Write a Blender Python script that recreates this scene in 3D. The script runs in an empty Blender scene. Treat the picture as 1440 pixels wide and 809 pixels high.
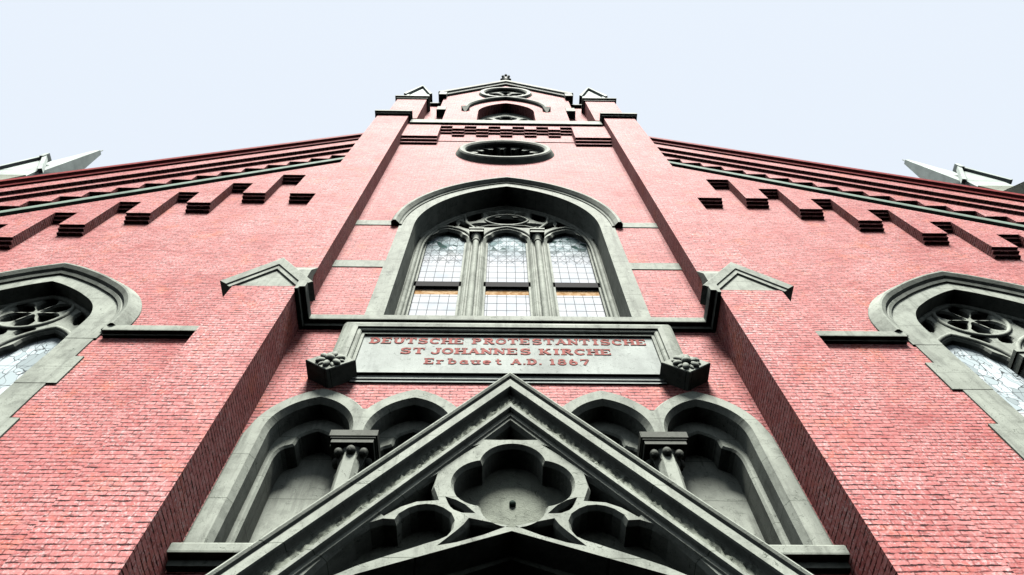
import bpy, bmesh, math, random
from mathutils import Vector, Matrix
from mathutils.geometry import delaunay_2d_cdt
random.seed(7)
sc = bpy.context.scene
COL = sc.collection
rad = math.radians

# ------------------------------------------------------------------ materials
class NT:
    def __init__(s, name):
        s.m = bpy.data.materials.new(name); s.m.use_nodes = True
        s.t = s.m.node_tree; s.b = s.t.nodes['Principled BSDF']
    def n(s, typ, **kw):
        nd = s.t.nodes.new('ShaderNode' + typ)
        for k, v in kw.items():
            if k.startswith('i_'):
                key = k[2:]
                nd.inputs[int(key) if key.isdigit() else key.replace('_', ' ')].default_value = v
            else: setattr(nd, k, v)
        return nd
    def l(s, a, b): s.t.links.new(a, b)
    def math(s, op, a, b=None, c=None, clamp=False):
        nd = s.n('Math', operation=op); nd.use_clamp = clamp
        for i, v in enumerate((a, b, c)):
            if v is None: continue
            if hasattr(v, 'links'): s.l(v, nd.inputs[i])
            else: nd.inputs[i].default_value = v
        return nd.outputs[0]
    def mix(s, f, a, b, mode='MIX'):
        nd = s.n('Mix', data_type='RGBA', blend_type=mode)
        for i, v in ((0, f), (6, a), (7, b)):
            if hasattr(v, 'links'): s.l(v, nd.inputs[i])
            elif i == 0: nd.inputs[0].default_value = v
            else: nd.inputs[i].default_value = (*v, 1)
        return nd.outputs[2]
    def ramp(s, v, a, b, lo=0., hi=1.):
        nd = s.n('MapRange'); nd.clamp = True
        s.l(v, nd.inputs[0])
        for i, x in zip((1, 2, 3, 4), (a, b, lo, hi)): nd.inputs[i].default_value = x
        return nd.outputs[0]
    def noise(s, vec, scale, detail=3, rough=.55):
        nd = s.n('TexNoise'); nd.inputs['Scale'].default_value = scale
        nd.inputs['Detail'].default_value = detail; nd.inputs['Roughness'].default_value = rough
        s.l(vec, nd.inputs['Vector']); return nd.outputs[0]

def face_coords(k):
    """(u, v) in metres on whichever vertical face is shaded: x or y runs along it, z up"""
    tc = k.n('TexCoord'); g = k.n('NewGeometry')
    sx = k.n('SeparateXYZ'); k.l(tc.outputs['Object'], sx.inputs[0])
    sn = k.n('SeparateXYZ'); k.l(g.outputs['True Normal'], sn.inputs[0])
    side = k.math('GREATER_THAN', k.math('ABSOLUTE', sn.outputs[0]), .6)
    u = k.math('ADD', k.math('MULTIPLY', sx.outputs[0], k.math('SUBTRACT', 1., side)),
               k.math('MULTIPLY', sx.outputs[1], side))
    cb = k.n('CombineXYZ'); k.l(u, cb.inputs[0]); k.l(sx.outputs[2], cb.inputs[1])
    return tc.outputs['Object'], cb.outputs[0], sx.outputs[2]

def brick_material(name, c1, c2, rough=.7):
    k = NT(name); obj, uv, z = face_coords(k)
    warp = k.n('TexNoise'); warp.inputs['Scale'].default_value = 3.5; k.l(obj, warp.inputs['Vector'])
    va = k.n('VectorMath', operation='MULTIPLY_ADD')
    k.l(warp.outputs['Color'], va.inputs[0]); va.inputs[1].default_value = (.06, .030, 0); k.l(uv, va.inputs[2])
    br = k.n('TexBrick'); br.offset = .5
    k.l(va.outputs[0], br.inputs['Vector'])
    for key, v in (('Scale', 1.), ('Mortar Size', .0085), ('Mortar Smooth', .15), ('Brick Width', .215), ('Row Height', .0765), ('Bias', 0.)):
        br.inputs[key].default_value = v
    br.inputs['Color1'].default_value = (0, 0, 0, 1); br.inputs['Color2'].default_value = (1, 1, 1, 1)
    big = k.noise(obj, .45, 4); mid = k.noise(obj, 5, 4, .65); fine = k.noise(obj, 38, 3, .7)
    # irregular open joints: some courses gape dark, others are flush with paint
    open_ = k.ramp(k.noise(uv, 2.3, 5, .75), .42, .62)
    sv = k.n('SeparateXYZ'); k.l(va.outputs[0], sv.inputs[0])
    course = k.math('MULTIPLY', k.math('ABSOLUTE', k.math('SUBTRACT', k.math('FRACT', k.math('DIVIDE', sv.outputs[1], .0765)), .5)), 2.)
    st3 = k.n('VectorMath', operation='MULTIPLY'); k.l(uv, st3.inputs[0]); st3.inputs[1].default_value = (6.5, 13., 1.)
    gape = k.ramp(k.noise(st3.outputs[0], 1., 5, .75), .40, .68, .02, .50)
    ragged = k.math('MULTIPLY_ADD', k.math('SUBTRACT', k.noise(obj, 70, 2, .7), .5), .34, course)
    bed = k.math('GREATER_THAN', ragged, k.math('SUBTRACT', 1., gape))
    bed = k.math('MULTIPLY', bed, k.ramp(gape, .04, .24, .12, 1.))
    joint = k.math('MAXIMUM', bed, k.math('MULTIPLY', br.outputs['Fac'], k.math('MULTIPLY_ADD', open_, .5, .12)))
    tone = k.math('ADD', k.math('MULTIPLY', br.outputs['Color'], .28), k.math('MULTIPLY_ADD', mid, .5, k.math('MULTIPLY', k.ramp(big, .3, .7), .30)))
    base = k.mix(k.ramp(tone, .15, .85), c1, c2)
    base = k.mix(k.math('MULTIPLY', k.ramp(k.noise(obj, 1.6, 5, .7), .54, .70), .5), base, (.40, .115, .055))
    chip = k.ramp(k.noise(uv, 46, 4, .8), .56, .66)
    base = k.mix(k.math('MULTIPLY', chip, k.ramp(big, .35, .7, .15, .75)), base, tuple(x * .35 for x in c1))
    bloom = k.ramp(k.noise(obj, .9, 6, .72), .40, .62)
    pale = k.math('MULTIPLY', k.ramp(k.noise(obj, 26, 5, .8), .50, .66), k.math('MULTIPLY_ADD', bloom, .60, .22))
    base = k.mix(pale, base, (c2[0] * 1.12, c2[1] * 2.5, c2[2] * 2.6))
    # long dark dashes where the pointing has fallen out and paint has flaked along the courses
    st2 = k.n('VectorMath', operation='MULTIPLY'); k.l(va.outputs[0], st2.inputs[0]); st2.inputs[1].default_value = (5., 30., 1.)
    dash = k.math('MULTIPLY', k.ramp(k.noise(st2.outputs[0], 1., 4, .75), .545, .63), k.ramp(mid, .38, .62, .15, .9))
    base = k.mix(dash, base, (.05, .006, .006))
    base = k.mix(joint, base, (.018, .002, .002))
    k.l(base, k.b.inputs['Base Color'])
    k.l(k.ramp(fine, .3, .7, rough - .06, rough + .14), k.b.inputs['Roughness'])
    h = k.math('SUBTRACT', k.math('MULTIPLY_ADD', fine, .25, k.math('MULTIPLY', mid, .3)), k.math('MULTIPLY', br.outputs['Fac'], 1.))
    bp = k.n('Bump'); bp.inputs['Strength'].default_value = .75; bp.inputs['Distance'].default_value = .007
    k.b.inputs['Specular IOR Level'].default_value = .13
    k.l(h, bp.inputs['Height']); k.l(bp.outputs[0], k.b.inputs['Normal'])
    return k.m

def stone_material(name, col, dirt=(.045, .055, .042), amount=1., rough=.7, bump=.006, joints=False):
    k = NT(name); tc = k.n('TexCoord'); obj = tc.outputs['Object']
    big = k.noise(obj, 1.3, 5, .6); mid = k.noise(obj, 9, 5, .7); fine = k.noise(obj, 60, 3, .7)
    base = k.mix(k.ramp(big, .3, .7), tuple(x * .74 for x in col), tuple(min(.85, x * 1.14) for x in col))
    # thin cracks in the paint
    wv = k.n('VectorMath', operation='MULTIPLY_ADD')
    nz = k.n('TexNoise'); nz.inputs['Scale'].default_value = 6; k.l(obj, nz.inputs['Vector'])
    k.l(nz.outputs['Color'], wv.inputs[0]); wv.inputs[1].default_value = (.25, .25, .25); k.l(obj, wv.inputs[2])
    vo = k.n('TexVoronoi', feature='DISTANCE_TO_EDGE'); vo.inputs['Scale'].default_value = 3.2; k.l(wv.outputs[0], vo.inputs['Vector'])
    crack = k.math('MULTIPLY', k.ramp(vo.outputs[0], .0, .014, 1, 0), k.ramp(mid, .50, .62))
    spots = k.math('MULTIPLY', k.ramp(fine, .58, .66), k.ramp(mid, .42, .58))
    grime = k.math('MULTIPLY', k.ramp(k.noise(obj, 3.0, 6, .75), .50, .74), .45 * amount)
    base = k.mix(grime, base, tuple(x * .45 for x in col))
    base = k.mix(k.math('MULTIPLY', k.math('MAXIMUM', crack, spots), min(.9, .8 * amount)), base, dirt)
    streak = k.n('VectorMath', operation='MULTIPLY'); k.l(obj, streak.inputs[0]); streak.inputs[1].default_value = (7., 7., .8)
    run = k.math('MULTIPLY', k.ramp(k.noise(streak.outputs[0], 1., 5, .7), .5, .75), .42 * amount)
    base = k.mix(run, base, tuple(x * .42 for x in col))
    if joints:
        sp = k.n('SeparateXYZ'); k.l(obj, sp.inputs[0])
        zz = k.math('MULTIPLY_ADD', k.noise(obj, 2., 2), .03, sp.outputs[2])
        fr_ = k.math('FRACT', k.math('DIVIDE', zz, .83))
        jl = k.math('MULTIPLY', k.math('LESS_THAN', fr_, .011), k.ramp(k.noise(obj, .9, 2), .4, .5))
        base = k.mix(k.math('MULTIPLY', jl, .8), base, dirt)
    k.l(base, k.b.inputs['Base Color'])
    k.b.inputs['Roughness'].default_value = rough; k.b.inputs['Specular IOR Level'].default_value = .05
    h = k.math('ADD', k.math('MULTIPLY', fine, .35), k.math('SUBTRACT', mid, crack))
    bp = k.n('Bump'); bp.inputs['Strength'].default_value = .7; bp.inputs['Distance'].default_value = bump
    k.l(h, bp.inputs['Height']); k.l(bp.outputs[0], k.b.inputs['Normal'])
    return k.m

def plain_material(name, col, rough=.6, var=.25, scale=8, metallic=0):
    k = NT(name); tc = k.n('TexCoord')
    n = k.noise(tc.outputs['Object'], scale, 5, .65)
    base = k.mix(k.ramp(n, .3, .7), tuple(x * (1 - var) for x in col), tuple(x * (1 + var) for x in col))
    k.l(base, k.b.inputs['Base Color']); k.b.inputs['Roughness'].default_value = rough
    k.b.inputs['Metallic'].default_value = metallic; k.b.inputs['Specular IOR Level'].default_value = .03
    bp = k.n('Bump'); bp.inputs['Strength'].default_value = .3; bp.inputs['Distance'].default_value = .004
    k.l(n, bp.inputs['Height']); k.l(bp.outputs[0], k.b.inputs['Normal'])
    return k.m

def leaded_glass(name, grid=True):
    """opalescent leaded panes: white quarries in a grid of lead, a patterned head, an amber strip under the sash bar"""
    k = NT(name); obj, uv, z = face_coords(k)
    lead = (.05, .058, .06)
    vo = k.n('TexVoronoi', feature='DISTANCE_TO_EDGE')
    wv = k.n('VectorMath', operation='MULTIPLY_ADD'); nz = k.n('TexNoise'); nz.inputs['Scale'].default_value = 2.2
    k.l(obj, nz.inputs['Vector']); k.l(nz.outputs['Color'], wv.inputs[0])
    wv.inputs[1].default_value = (.5, .5, .5); k.l(uv, wv.inputs[2])
    if grid:
        vo.inputs['Scale'].default_value = 5.2; k.l(uv, vo.inputs['Vector'])
    else:
        mp = k.n('Mapping'); mp.inputs['Scale'].default_value = (1.0, .30, 1); k.l(wv.outputs[0], mp.inputs['Vector'])
        vo.inputs['Scale'].default_value = 7.5; k.l(mp.outputs[0], vo.inputs['Vector'])
    vl = k.ramp(vo.outputs[0], .015, .05 if grid else .04, 1, 0)
    br = k.n('TexBrick'); br.offset = 0; k.l(uv, br.inputs['Vector'])
    for key, v in (('Scale', 1.), ('Mortar Size', .008), ('Mortar Smooth', .1), ('Brick Width', .205 if grid else .36), ('Row Height', .41 if grid else .62)):
        br.inputs[key].default_value = v
    n = k.noise(uv, 1.7, 3)
    cell = k.n('TexVoronoi'); cell.inputs['Scale'].default_value = vo.inputs['Scale'].default_value
    k.l(uv if grid else mp.outputs[0], cell.inputs['Vector'])
    sep = k.n('SeparateColor'); k.l(cell.outputs['Color'], sep.inputs[0])
    plain = k.mix(k.ramp(n, .3, .7), (.29, .32, .345), (.37, .38, .39))  # reflected sky is put into these pale pane colours
    deco = k.mix(sep.outputs[0], (.12, .17, .175), (.34, .39, .405))
    deco = k.mix(k.math('GREATER_THAN', sep.outputs[1], .86), deco, (.03, .06, .055))
    if grid:
        head = k.ramp(z, 17.6, 18.4)
        base = k.mix(head, plain, deco)
        su = k.n('SeparateXYZ'); k.l(uv, su.inputs[0])
        def bars(c, pitch, w, ph=0.):
            f_ = k.math('FRACT', k.math('DIVIDE', k.math('ADD', c, ph), pitch))
            return k.math('GREATER_THAN', k.math('ABSOLUTE', k.math('SUBTRACT', f_, .5)), .5 - w / pitch / 2)
        grid_ = k.math('MAXIMUM', bars(su.outputs[0], .208, .011, .012), bars(su.outputs[1], .33, .022))
        d1 = k.math('ADD', su.outputs[0], k.math('MULTIPLY', su.outputs[1], .5)); d2 = k.math('SUBTRACT', su.outputs[0], k.math('MULTIPLY', su.outputs[1], .5))
        dia = k.math('MAXIMUM', bars(d1, .26, .011), bars(d2, .26, .011))
        low_head = k.ramp(z, 17.3, 17.35)
        lines = k.math('MAXIMUM', grid_, k.math('MULTIPLY', low_head, k.math('MAXIMUM', dia, k.math('MULTIPLY', vl, .5))))
        base = k.mix(lines, base, lead); allines = lines
        strip = k.math('MULTIPLY', k.math('GREATER_THAN', z, 15.60), k.math('LESS_THAN', z, 15.84))
        base = k.mix(strip, base, k.mix(k.ramp(k.noise(obj, 9, 4, .7), .35, .65), (.20, .115, .05), (.36, .27, .17)))
    else:
        lower = k.math('LESS_THAN', z, 11.2)
        deco = k.mix(.45, deco, (.42, .47, .49))
        base = k.mix(k.math('MULTIPLY', lower, k.math('GREATER_THAN', sep.outputs[2], .4)), deco, plain)
        allines = k.math('MAXIMUM', vl, k.math('MULTIPLY', br.outputs['Fac'], .8)); base = k.mix(allines, base, lead)
    k.l(base, k.b.inputs['Base Color'])
    k.b.inputs['Roughness'].default_value = .5; k.b.inputs['Specular IOR Level'].default_value = 0.
    bp = k.n('Bump'); bp.inputs['Strength'].default_value = .15; bp.inputs['Distance'].default_value = .004
    k.l(k.noise(obj, 7, 2), bp.inputs['Height']); k.l(bp.outputs[0], k.b.inputs['Normal'])
    return k.m

BRICK = brick_material('painted_red_brick', (.21, .036, .033), (.40, .165, .157))
STONE = stone_material('painted_grey_green_stone', (.215, .238, .206), joints=True, amount=1.9)
TABLET = stone_material('painted_tablet_stone', (.24, .268, .25), amount=.9)
ROUGH = stone_material('weathered_grey_stone', (.16, .18, .148), amount=1.6, bump=.022, rough=.75)
PALE = stone_material('pale_painted_trim', (.33, .38, .355), amount=.45)
GLASS = leaded_glass('leaded_white_glass', True)
GLASSW = leaded_glass('leaded_patterned_glass', False)
SASH = plain_material('black_sash_paint', (.004, .0045, .0045), .7)
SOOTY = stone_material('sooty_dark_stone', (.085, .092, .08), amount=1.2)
DARKGLASS = plain_material('dark_old_glass', (.008, .010, .010), .3, .4)
DARKPAINT = plain_material('dark_green_bronze_paint', (.018, .03, .024), .5)
LETTER = plain_material('red_brown_letter_paint', (.15, .035, .028), .6, .75, 22)
SLATE = plain_material('dark_slate', (.06, .06, .065), .6)
DOORWOOD = plain_material('dark_door_wood', (.05, .03, .02), .5)
ASPHALT = plain_material('asphalt', (.02, .02, .021), .9)
PAVING = plain_material('dark_paving', (.012, .012, .012), .9)

# ------------------------------------------------------------------ mesh helpers
def obj(name, bm, mat, parent=None, smooth=False):
    bmesh.ops.remove_doubles(bm, verts=bm.verts, dist=1e-5)
    bmesh.ops.recalc_face_normals(bm, faces=bm.faces)
    me = bpy.data.meshes.new(name); bm.to_mesh(me); bm.free()
    me.materials.append(mat)
    if smooth:
        for p in me.polygons: p.use_smooth = True
        me.set_sharp_from_angle(angle=rad(35))
    o = bpy.data.objects.new(name, me); COL.objects.link(o)
    if parent: o.parent = parent
    return o
def tag(o, label=None, cat=None, group=None, kind=None):
    for k_, v in (('label', label), ('category', cat), ('group', group), ('kind', kind)):
        if v: o[k_] = v
    return o
def empty(name, loc=(0, 0, 0)):
    o = bpy.data.objects.new(name, None); COL.objects.link(o); o.location = loc
    o.empty_display_size = .3; return o

def box(bm, x0, x1, y0, y1, z0, z1):
    v = [bm.verts.new((x, y, z)) for x in (x0, x1) for y in (y0, y1) for z in (z0, z1)]
    for f in ((0, 1, 3, 2), (4, 6, 7, 5), (0, 4, 5, 1), (2, 3, 7, 6), (0, 2, 6, 4), (1, 5, 7, 3)):
        bm.faces.new([v[i] for i in f])
    return v
def prism_x(bm, prof, x0, x1, axis='x'):
    """profile of (y, z) run along x (or of (x, z) run along y, or (x, y) run along z)"""
    def P(a, b, t): return (t, a, b) if axis == 'x' else ((a, t, b) if axis == 'y' else (a, b, t))
    A = [bm.verts.new(P(a, b, x0)) for a, b in prof]; B_ = [bm.verts.new(P(a, b, x1)) for a, b in prof]
    n = len(prof)
    for i in range(n): bm.faces.new((A[i], A[(i + 1) % n], B_[(i + 1) % n], B_[i]))
    bm.faces.new(A); bm.faces.new(B_[::-1])
def clean(loop):
    out = []
    for p in loop:
        if not out or (abs(p[0] - out[-1][0]) + abs(p[1] - out[-1][1])) > 1e-4: out.append(p)
    if (abs(out[0][0] - out[-1][0]) + abs(out[0][1] - out[-1][1])) < 1e-4: out.pop()
    return out
def area(l): return .5 * sum(l[i][0] * l[(i + 1) % len(l)][1] - l[(i + 1) % len(l)][0] * l[i][1] for i in range(len(l)))
def normals(path, closed):
    """mitred left-hand normals"""
    n = len(path); out = []
    for i in range(n):
        def seg(a, b):
            d = Vector((b[0] - a[0], b[1] - a[1])); d.normalize(); return Vector((-d.y, d.x))
        a = seg(path[i - 1], path[i]) if (closed or i > 0) else None
        b = seg(path[i], path[(i + 1) % n]) if (closed or i < n - 1) else None
        if a is None: out.append(b)
        elif b is None: out.append(a)
        else: out.append((a + b) / max(.35, 1 + a.dot(b)))
    return out
def offset_loop(l, d):
    """positive d grows the loop"""
    s = -1 if area(l) > 0 else 1
    return [(p[0] + s * d * n.x, p[1] + s * d * n.y) for p, n in zip(l, normals(l, True))]
def plate(bm, outer, holes=(), yf=0., yb=.3, cw=0., cd=None, hw=0., hd=None, back=False):
    """upright slab in the xz plane with openings; cw/hw chamfer the outer edge and the openings at the front"""
    cd = cw if cd is None else cd; hd = hw if hd is None else hd
    loops = []
    for i, l in enumerate([outer, *holes]):
        l = clean(l); w, d = (cw, cd) if i == 0 else (hw, hd)
        fl = offset_loop(l, -w if i == 0 else w) if w else l
        loops.append((l, fl, d if w else 0))
    flat, fcs = [], []
    for _, fl, _ in loops:
        fcs.append(list(range(len(flat), len(flat) + len(fl)))); flat += [Vector(p) for p in fl]
    cv, _, tris, *_r = delaunay_2d_cdt(flat, [], fcs, 2, 1e-6)
    for y in ([yf, yb] if back else [yf]):
        tv = [bm.verts.new((p.x, y, p.y)) for p in cv]
        for t in tris: bm.faces.new([tv[i] for i in t])
    fv = [bm.verts.new((p.x, yf, p.y)) for p in flat]
    k = 0; bvs = []
    for l, fl, d in loops:
        n = len(l); F = fv[k:k + n]; k += n
        M = [bm.verts.new((p[0], yf + d, p[1])) for p in l] if d else F
        Bk = [bm.verts.new((p[0], yb, p[1])) for p in l]; bvs += Bk
        for i in range(n):
            j = (i + 1) % n
            if d: bm.faces.new((F[i], F[j], M[j], M[i]))
            bm.faces.new((M[i], M[j], Bk[j], Bk[i]))
def sweep(bm, path, prof, closed=False, caps=True, sgn=1):
    """profile of (outward offset, y) swept along an xz path"""
    nr = normals(path, closed); n = len(path); m = len(prof)
    R = [[bm.verts.new((p[0] + sgn * q.x * o, y, p[1] + sgn * q.y * o)) for o, y in prof] for p, q in zip(path, nr)]
    for i in range(n if closed else n - 1):
        a, b = R[i], R[(i + 1) % n]
        for j in range(m - 1): bm.faces.new((a[j], a[j + 1], b[j + 1], b[j]))
    if caps and not closed: bm.faces.new(R[0]); bm.faces.new(R[-1][::-1])
def lathe(bm, prof, cx, cy, seg=20, a0=0, a1=2 * math.pi):
    """profile of (r, z) turned about a vertical axis"""
    R = []
    for r, z in prof: R.append([bm.verts.new((cx + r * math.cos(2 * math.pi * i / seg), cy + r * math.sin(2 * math.pi * i / seg), z)) for i in range(seg)])
    for a, b in zip(R, R[1:]):
        for i in range(seg):
            j = (i + 1) % seg; bm.faces.new((a[i], a[j], b[j], b[i]))
    bm.faces.new(R[0][::-1]); bm.faces.new(R[-1])
def ball(bm, c, r, sx=1, sy=1, sz=1, rot=0, u=10, v=7):
    M = Matrix.Translation(c) @ Matrix.Rotation(rot, 4, 'Y') @ Matrix.Diagonal((r * sx, r * sy, r * sz, 1))
    bmesh.ops.create_uvsphere(bm, u_segments=u, v_segments=v, radius=1, matrix=M)
def mir(l, s): return [(s * x, z) for x, z in l]

def arch(cx, a, spring, h, zb=None, n=14, cusp=0., cpos=.42, cwid=.13):
    """pointed arch outline from lower left over the apex to lower right"""
    R = (a * a + h * h) / (2 * a); end = math.acos(max(-1, min(1, (R - a) / R)))
    L = []
    for i in range(n + 1):
        t = i / n; th = t * end
        r = R - cusp * math.exp(-((t - cpos) / cwid) ** 2)
        L.append((cx - a + R - r * math.cos(th), spring + r * math.sin(th)))
    L[-1] = (cx, spring + h)
    Rr = [(2 * cx - x, z) for x, z in L[:-1]][::-1]
    out = L + Rr
    if zb is not None: out = [(cx - a, zb)] + out + [(cx + a, zb)]
    return out
CURVE4 = [(1, 0), (.99, .12), (.96, .227), (.886, .372), (.772, .508), (.63, .628), (.5, .727), (.325, .839), (.163, .93), (0, 1)]
def arch4(cx, a, spring, h, zb=None, sub=3):
    """four-centred arch: tight shoulders, nearly straight towards the point"""
    P = [Vector((-x, z)) for x, z in CURVE4]; L = []
    for i in range(len(P) - 1):
        p0 = P[i - 1] if i else 2 * P[0] - P[1]; p1, p2 = P[i], P[i + 1]; p3 = P[i + 2] if i + 2 < len(P) else 2 * p2 - p1
        for j in range(sub):
            t = j / sub
            q = .5 * (2 * p1 + (p2 - p0) * t + (2 * p0 - 5 * p1 + 4 * p2 - p3) * t * t + (3 * p1 - p0 - 3 * p2 + p3) * t ** 3)
            L.append((cx + a * q.x, spring + h * q.y))
    L.append((cx, spring + h))
    out = L + [(2 * cx - x, z) for x, z in L[:-1]][::-1]
    if zb is not None: out = [(cx - a, zb)] + out + [(cx + a, zb)]
    return out
def circle(cx, cz, rx, rz=None, n=40, a0=0.):
    rz = rx if rz is None else rz
    return [(cx + rx * math.cos(a0 + 2 * math.pi * i / n), cz + rz * math.sin(a0 + 2 * math.pi * i / n)) for i in range(n)]
def ellipse(cx, cz, rx, rz, rot=0., n=20, point=0.):
    out = []
    for i in range(n):
        t = 2 * math.pi * i / n; x = rx * math.cos(t); z = rz * math.sin(t) * (1 - point * abs(math.cos(t)) ** 3)
        out.append((cx + x * math.cos(rot) - z * math.sin(rot), cz + x * math.sin(rot) + z * math.cos(rot)))
    return out
def foil(cx, cz, d, r, k=4, n=64, rot=math.pi / 2):
    out = []
    for i in range(n):
        th = 2 * math.pi * i / n + rot; best = 0
        for j in range(k):
            a = th - (rot + 2 * math.pi * j / k); s = r * r - (d * math.sin(a)) ** 2
            if s > 0: best = max(best, d * math.cos(a) + math.sqrt(s))
        out.append((cx + best * math.cos(th), cz + best * math.sin(th)))
    return out

# ------------------------------------------------------------------ the setting
bm = bmesh.new(); box(bm, -600, 600, -600, 600, -.4, -.15)
tag(obj('street', bm, ASPHALT), kind='structure')
bm = bmesh.new(); box(bm, -60, 60, -7.6, 40, -.3, 0.)
tag(obj('pavement', bm, PAVING), kind='structure')

# ------------------------------------------------------------------ the church
CH = tag(empty('church'), 'tall red painted brick church with grey green stone trim and a square central tower', 'church')
SP = 17.9                                     # spring of the great tower window
# tower front with its openings
win_hole = arch(0, 2.45, SP, 3.45, 12.6, 22)
ocu_hole = circle(-.05, 24.9, 1.38, 1.03, 48)
bm = bmesh.new()
arc_hole = [(-3.55, 7.38)]
for c in (-2.78, -1.39, 0, 1.39, 2.78):
    arc_hole += [q for q in arch(c, .74, 9.6, .92, None, 12) if abs(q[0] - c) < .69]
arc_hole += [(3.55, 7.38)]
plate(bm, [(-3.72, 0), (3.72, 0), (3.72, 29.2), (-3.72, 29.2)], [win_hole, ocu_hole, arc_hole], 0., .62)
box(bm, -4.86, -3.72, .03, 7.5, 0, 29.2); box(bm, 3.72, 4.86, .03, 7.5, 0, 29.2); box(bm, -3.72, 3.72, 6.9, 7.45, 0, 29.2)
obj('tower_wall', bm, BRICK, CH)
# the brick panel under the belt: two side bands corbelled out, and a row of corbel teeth between them
lay = [(.0, -.075, 0), (-.075, -.15, .17), (-.15, -.225, .34)]
for s in (-1, 1):
    bm = bmesh.new()
    for y1, y0, dz in lay:
        plate(bm, mir([(2.42, 26.08 + dz), (3.68, 26.08 + dz), (3.68, 28.3), (2.42, 28.3)], s), (), y0, y1)
    obj('corbel_band', bm, BRICK, CH)
bm = bmesh.new()
edges = [-2.42 + 4.84 * i / 11 for i in range(12)]
for y1, y0, dz in lay:
    low = []
    for i in range(11):
        z = (27.70 if i % 2 == 0 else 27.30) + dz
        low += [(edges[i] + .003, z), (edges[i + 1] - .003 if i == 10 else edges[i + 1], z)]
    plate(bm, low + [(2.417, 28.3), (-2.417, 28.3)], (), y0 + .006, y1 + .006 if y1 else .0)
box(bm, -2.415, 2.415, -.022, 0, 26.52, 26.62)
obj('corbel_table', bm, BRICK, CH)
# belt course on top of the lower tower
belt = [(0.02, 28.26), (-.295, 28.27), (-.30, 28.29), (-.30, 28.78), (-.25, 28.86), (.02, 29.0)]
bm = bmesh.new(); prism_x(bm, belt, -3.60, 3.60)
obj('belt_course', bm, STONE, CH)

# buttresses
for s in (-1, 1):
    bm = bmesh.new()
    prism_x(bm, [(s * 3.69, -.45), (s * 4.85, -.45), (s * 4.85, .05), (s * 3.69, .05)], 12.5, 28.75, 'z')
    ub = obj('upper_buttress', bm, BRICK, CH)
    bm = bmesh.new()
    pr = [(s * 3.60, -.58), (s * 4.95, -.58), (s * 4.95, .08), (s * 3.60, .08)]
    box(bm, min(s * 3.57, s * 4.97), max(s * 3.57, s * 4.97), -.60, .08, 28.80, 28.97)
    box(bm, min(s * 3.63, s * 4.91), max(s * 3.63, s * 4.91), -.53, .06, 28.70, 28.80)
    obj('cap_course', bm, STONE, ub)
    # pale block where the upper stage stands on the lower one
    bm = bmesh.new()
    prism_x(bm, [(-.455, 14.28), (-.62, 13.80), (-.62, 12.6), (-.2, 12.6), (-.2, 13.2), (-.455, 13.9)], min(s * 3.675, s * 4.25), max(s * 3.675, s * 4.25))
    obj('base_block', bm, STONE, ub)
    bm = bmesh.new()
    box(bm, min(s * 3.67, s * 4.8), max(s * 3.67, s * 4.8), -.72, .04, 0, 12.86)
    lb = obj('lower_buttress', bm, BRICK, CH)
    # gablet: triangular stone face, raking coping and a gabled roof running back
    c = s * 4.235
    bm = bmesh.new()
    tri = [(c - .66, 12.87), (c + .66, 12.87), (c, 13.80)]
    plate(bm, tri, (), -.70, -.44)
    gb = obj('gablet', bm, STONE, lb)
    bm = bmesh.new()
    path = [(c - .74, 12.90), (c, 13.88), (c + .74, 12.90)]
    prof = [(-.19, -.69), (-.18, -.735), (-.10, -.74), (-.09, -.765), (.07, -.775), (.09, -.76), (.09, -.40), (.0, -.40)]
    sweep(bm, path, prof, caps=True)
    obj('coping', bm, STONE, lb)
    # string course running back along the inner side from the gablet to the tower sill
    bm = bmesh.new()
    prof = [(s * 3.66, 12.61), (s * 3.60, 12.62), (s * 3.59, 12.69), (s * 3.50, 12.695), (s * 3.495, 12.715), (s * 3.495, 12.865), (s * 3.55, 12.93), (s * 3.66, 12.97)]
    prism_x(bm, prof, -.80, .03, 'y')
    obj('string_course', bm, STONE, lb)

# sill course under the great window
sill = [(.03, 12.62), (-.07, 12.63), (-.08, 12.69), (-.165, 12.70), (-.17, 12.72), (-.17, 12.86), (-.155, 12.89), (.62, 13.02), (.62, 12.62)]
bm = bmesh.new(); prism_x(bm, sill, -3.58, 3.58)
obj('sill_course', bm, STONE, CH)

# ---- great window
def hood_prof(w, p): return [(0, .02), (0, -.045), (.03, -.06), (.05, -.05), (.07, -.085), (w * .55, -p), (w * .8, -p), (w, -p * .65), (w, .02)]
bm = bmesh.new()
outer = arch(0, 2.62, SP, 3.62, 12.75, 24); inner = arch(0, 2.27, SP, 3.28, 12.75, 24)
L = outer + inner[::-1]
plate(bm, L, (), -.022, .66, 0)
TW = obj('tower_window', bm, STONE, CH)
bm = bmesh.new()
sweep(bm, arch(0, 2.56, SP, 3.57, None, 26), hood_prof(.26, .16))
obj('hood_mould', bm, STONE, TW)
# tracery plate with three cusped lights and the eyes above them
lights = [arch(x, .525, 18.52, .72, 12.8, 14, cusp=.055) for x in (-1.55, 0, 1.55)]
eyes = [ellipse(0, 20.02, .50, .27, 0, 24, .25), ellipse(0, 20.58, .20, .17, 0, 14, .2)]
for s in (-1, 1):
    eyes += [ellipse(s * .90, 20.26, .20, .36, s * .30, 18, .2), ellipse(s * .53, 19.60, .40, .14, s * .10, 20, .55),
             ellipse(s * .36, 20.45, .13, .2, s * -.9, 14, .3),
             ellipse(s * 1.52, 19.66, .20, .27, s * .55, 16, .2), ellipse(s * 1.12, 19.58, .11, .30, s * -.62, 14, .4),
             ellipse(s * 1.95, 19.05, .10, .24, s * .5, 12, .2), ellipse(s * .80, 19.28, .10, .17, 0, 12, .2)]
def fr(a, h): return arch(0, a, SP, h, 12.8, 24)
bm = bmesh.new()
plate(bm, fr(2.275, 3.285), lights + eyes, .58, .80, hw=.055, hd=.07)
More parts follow.
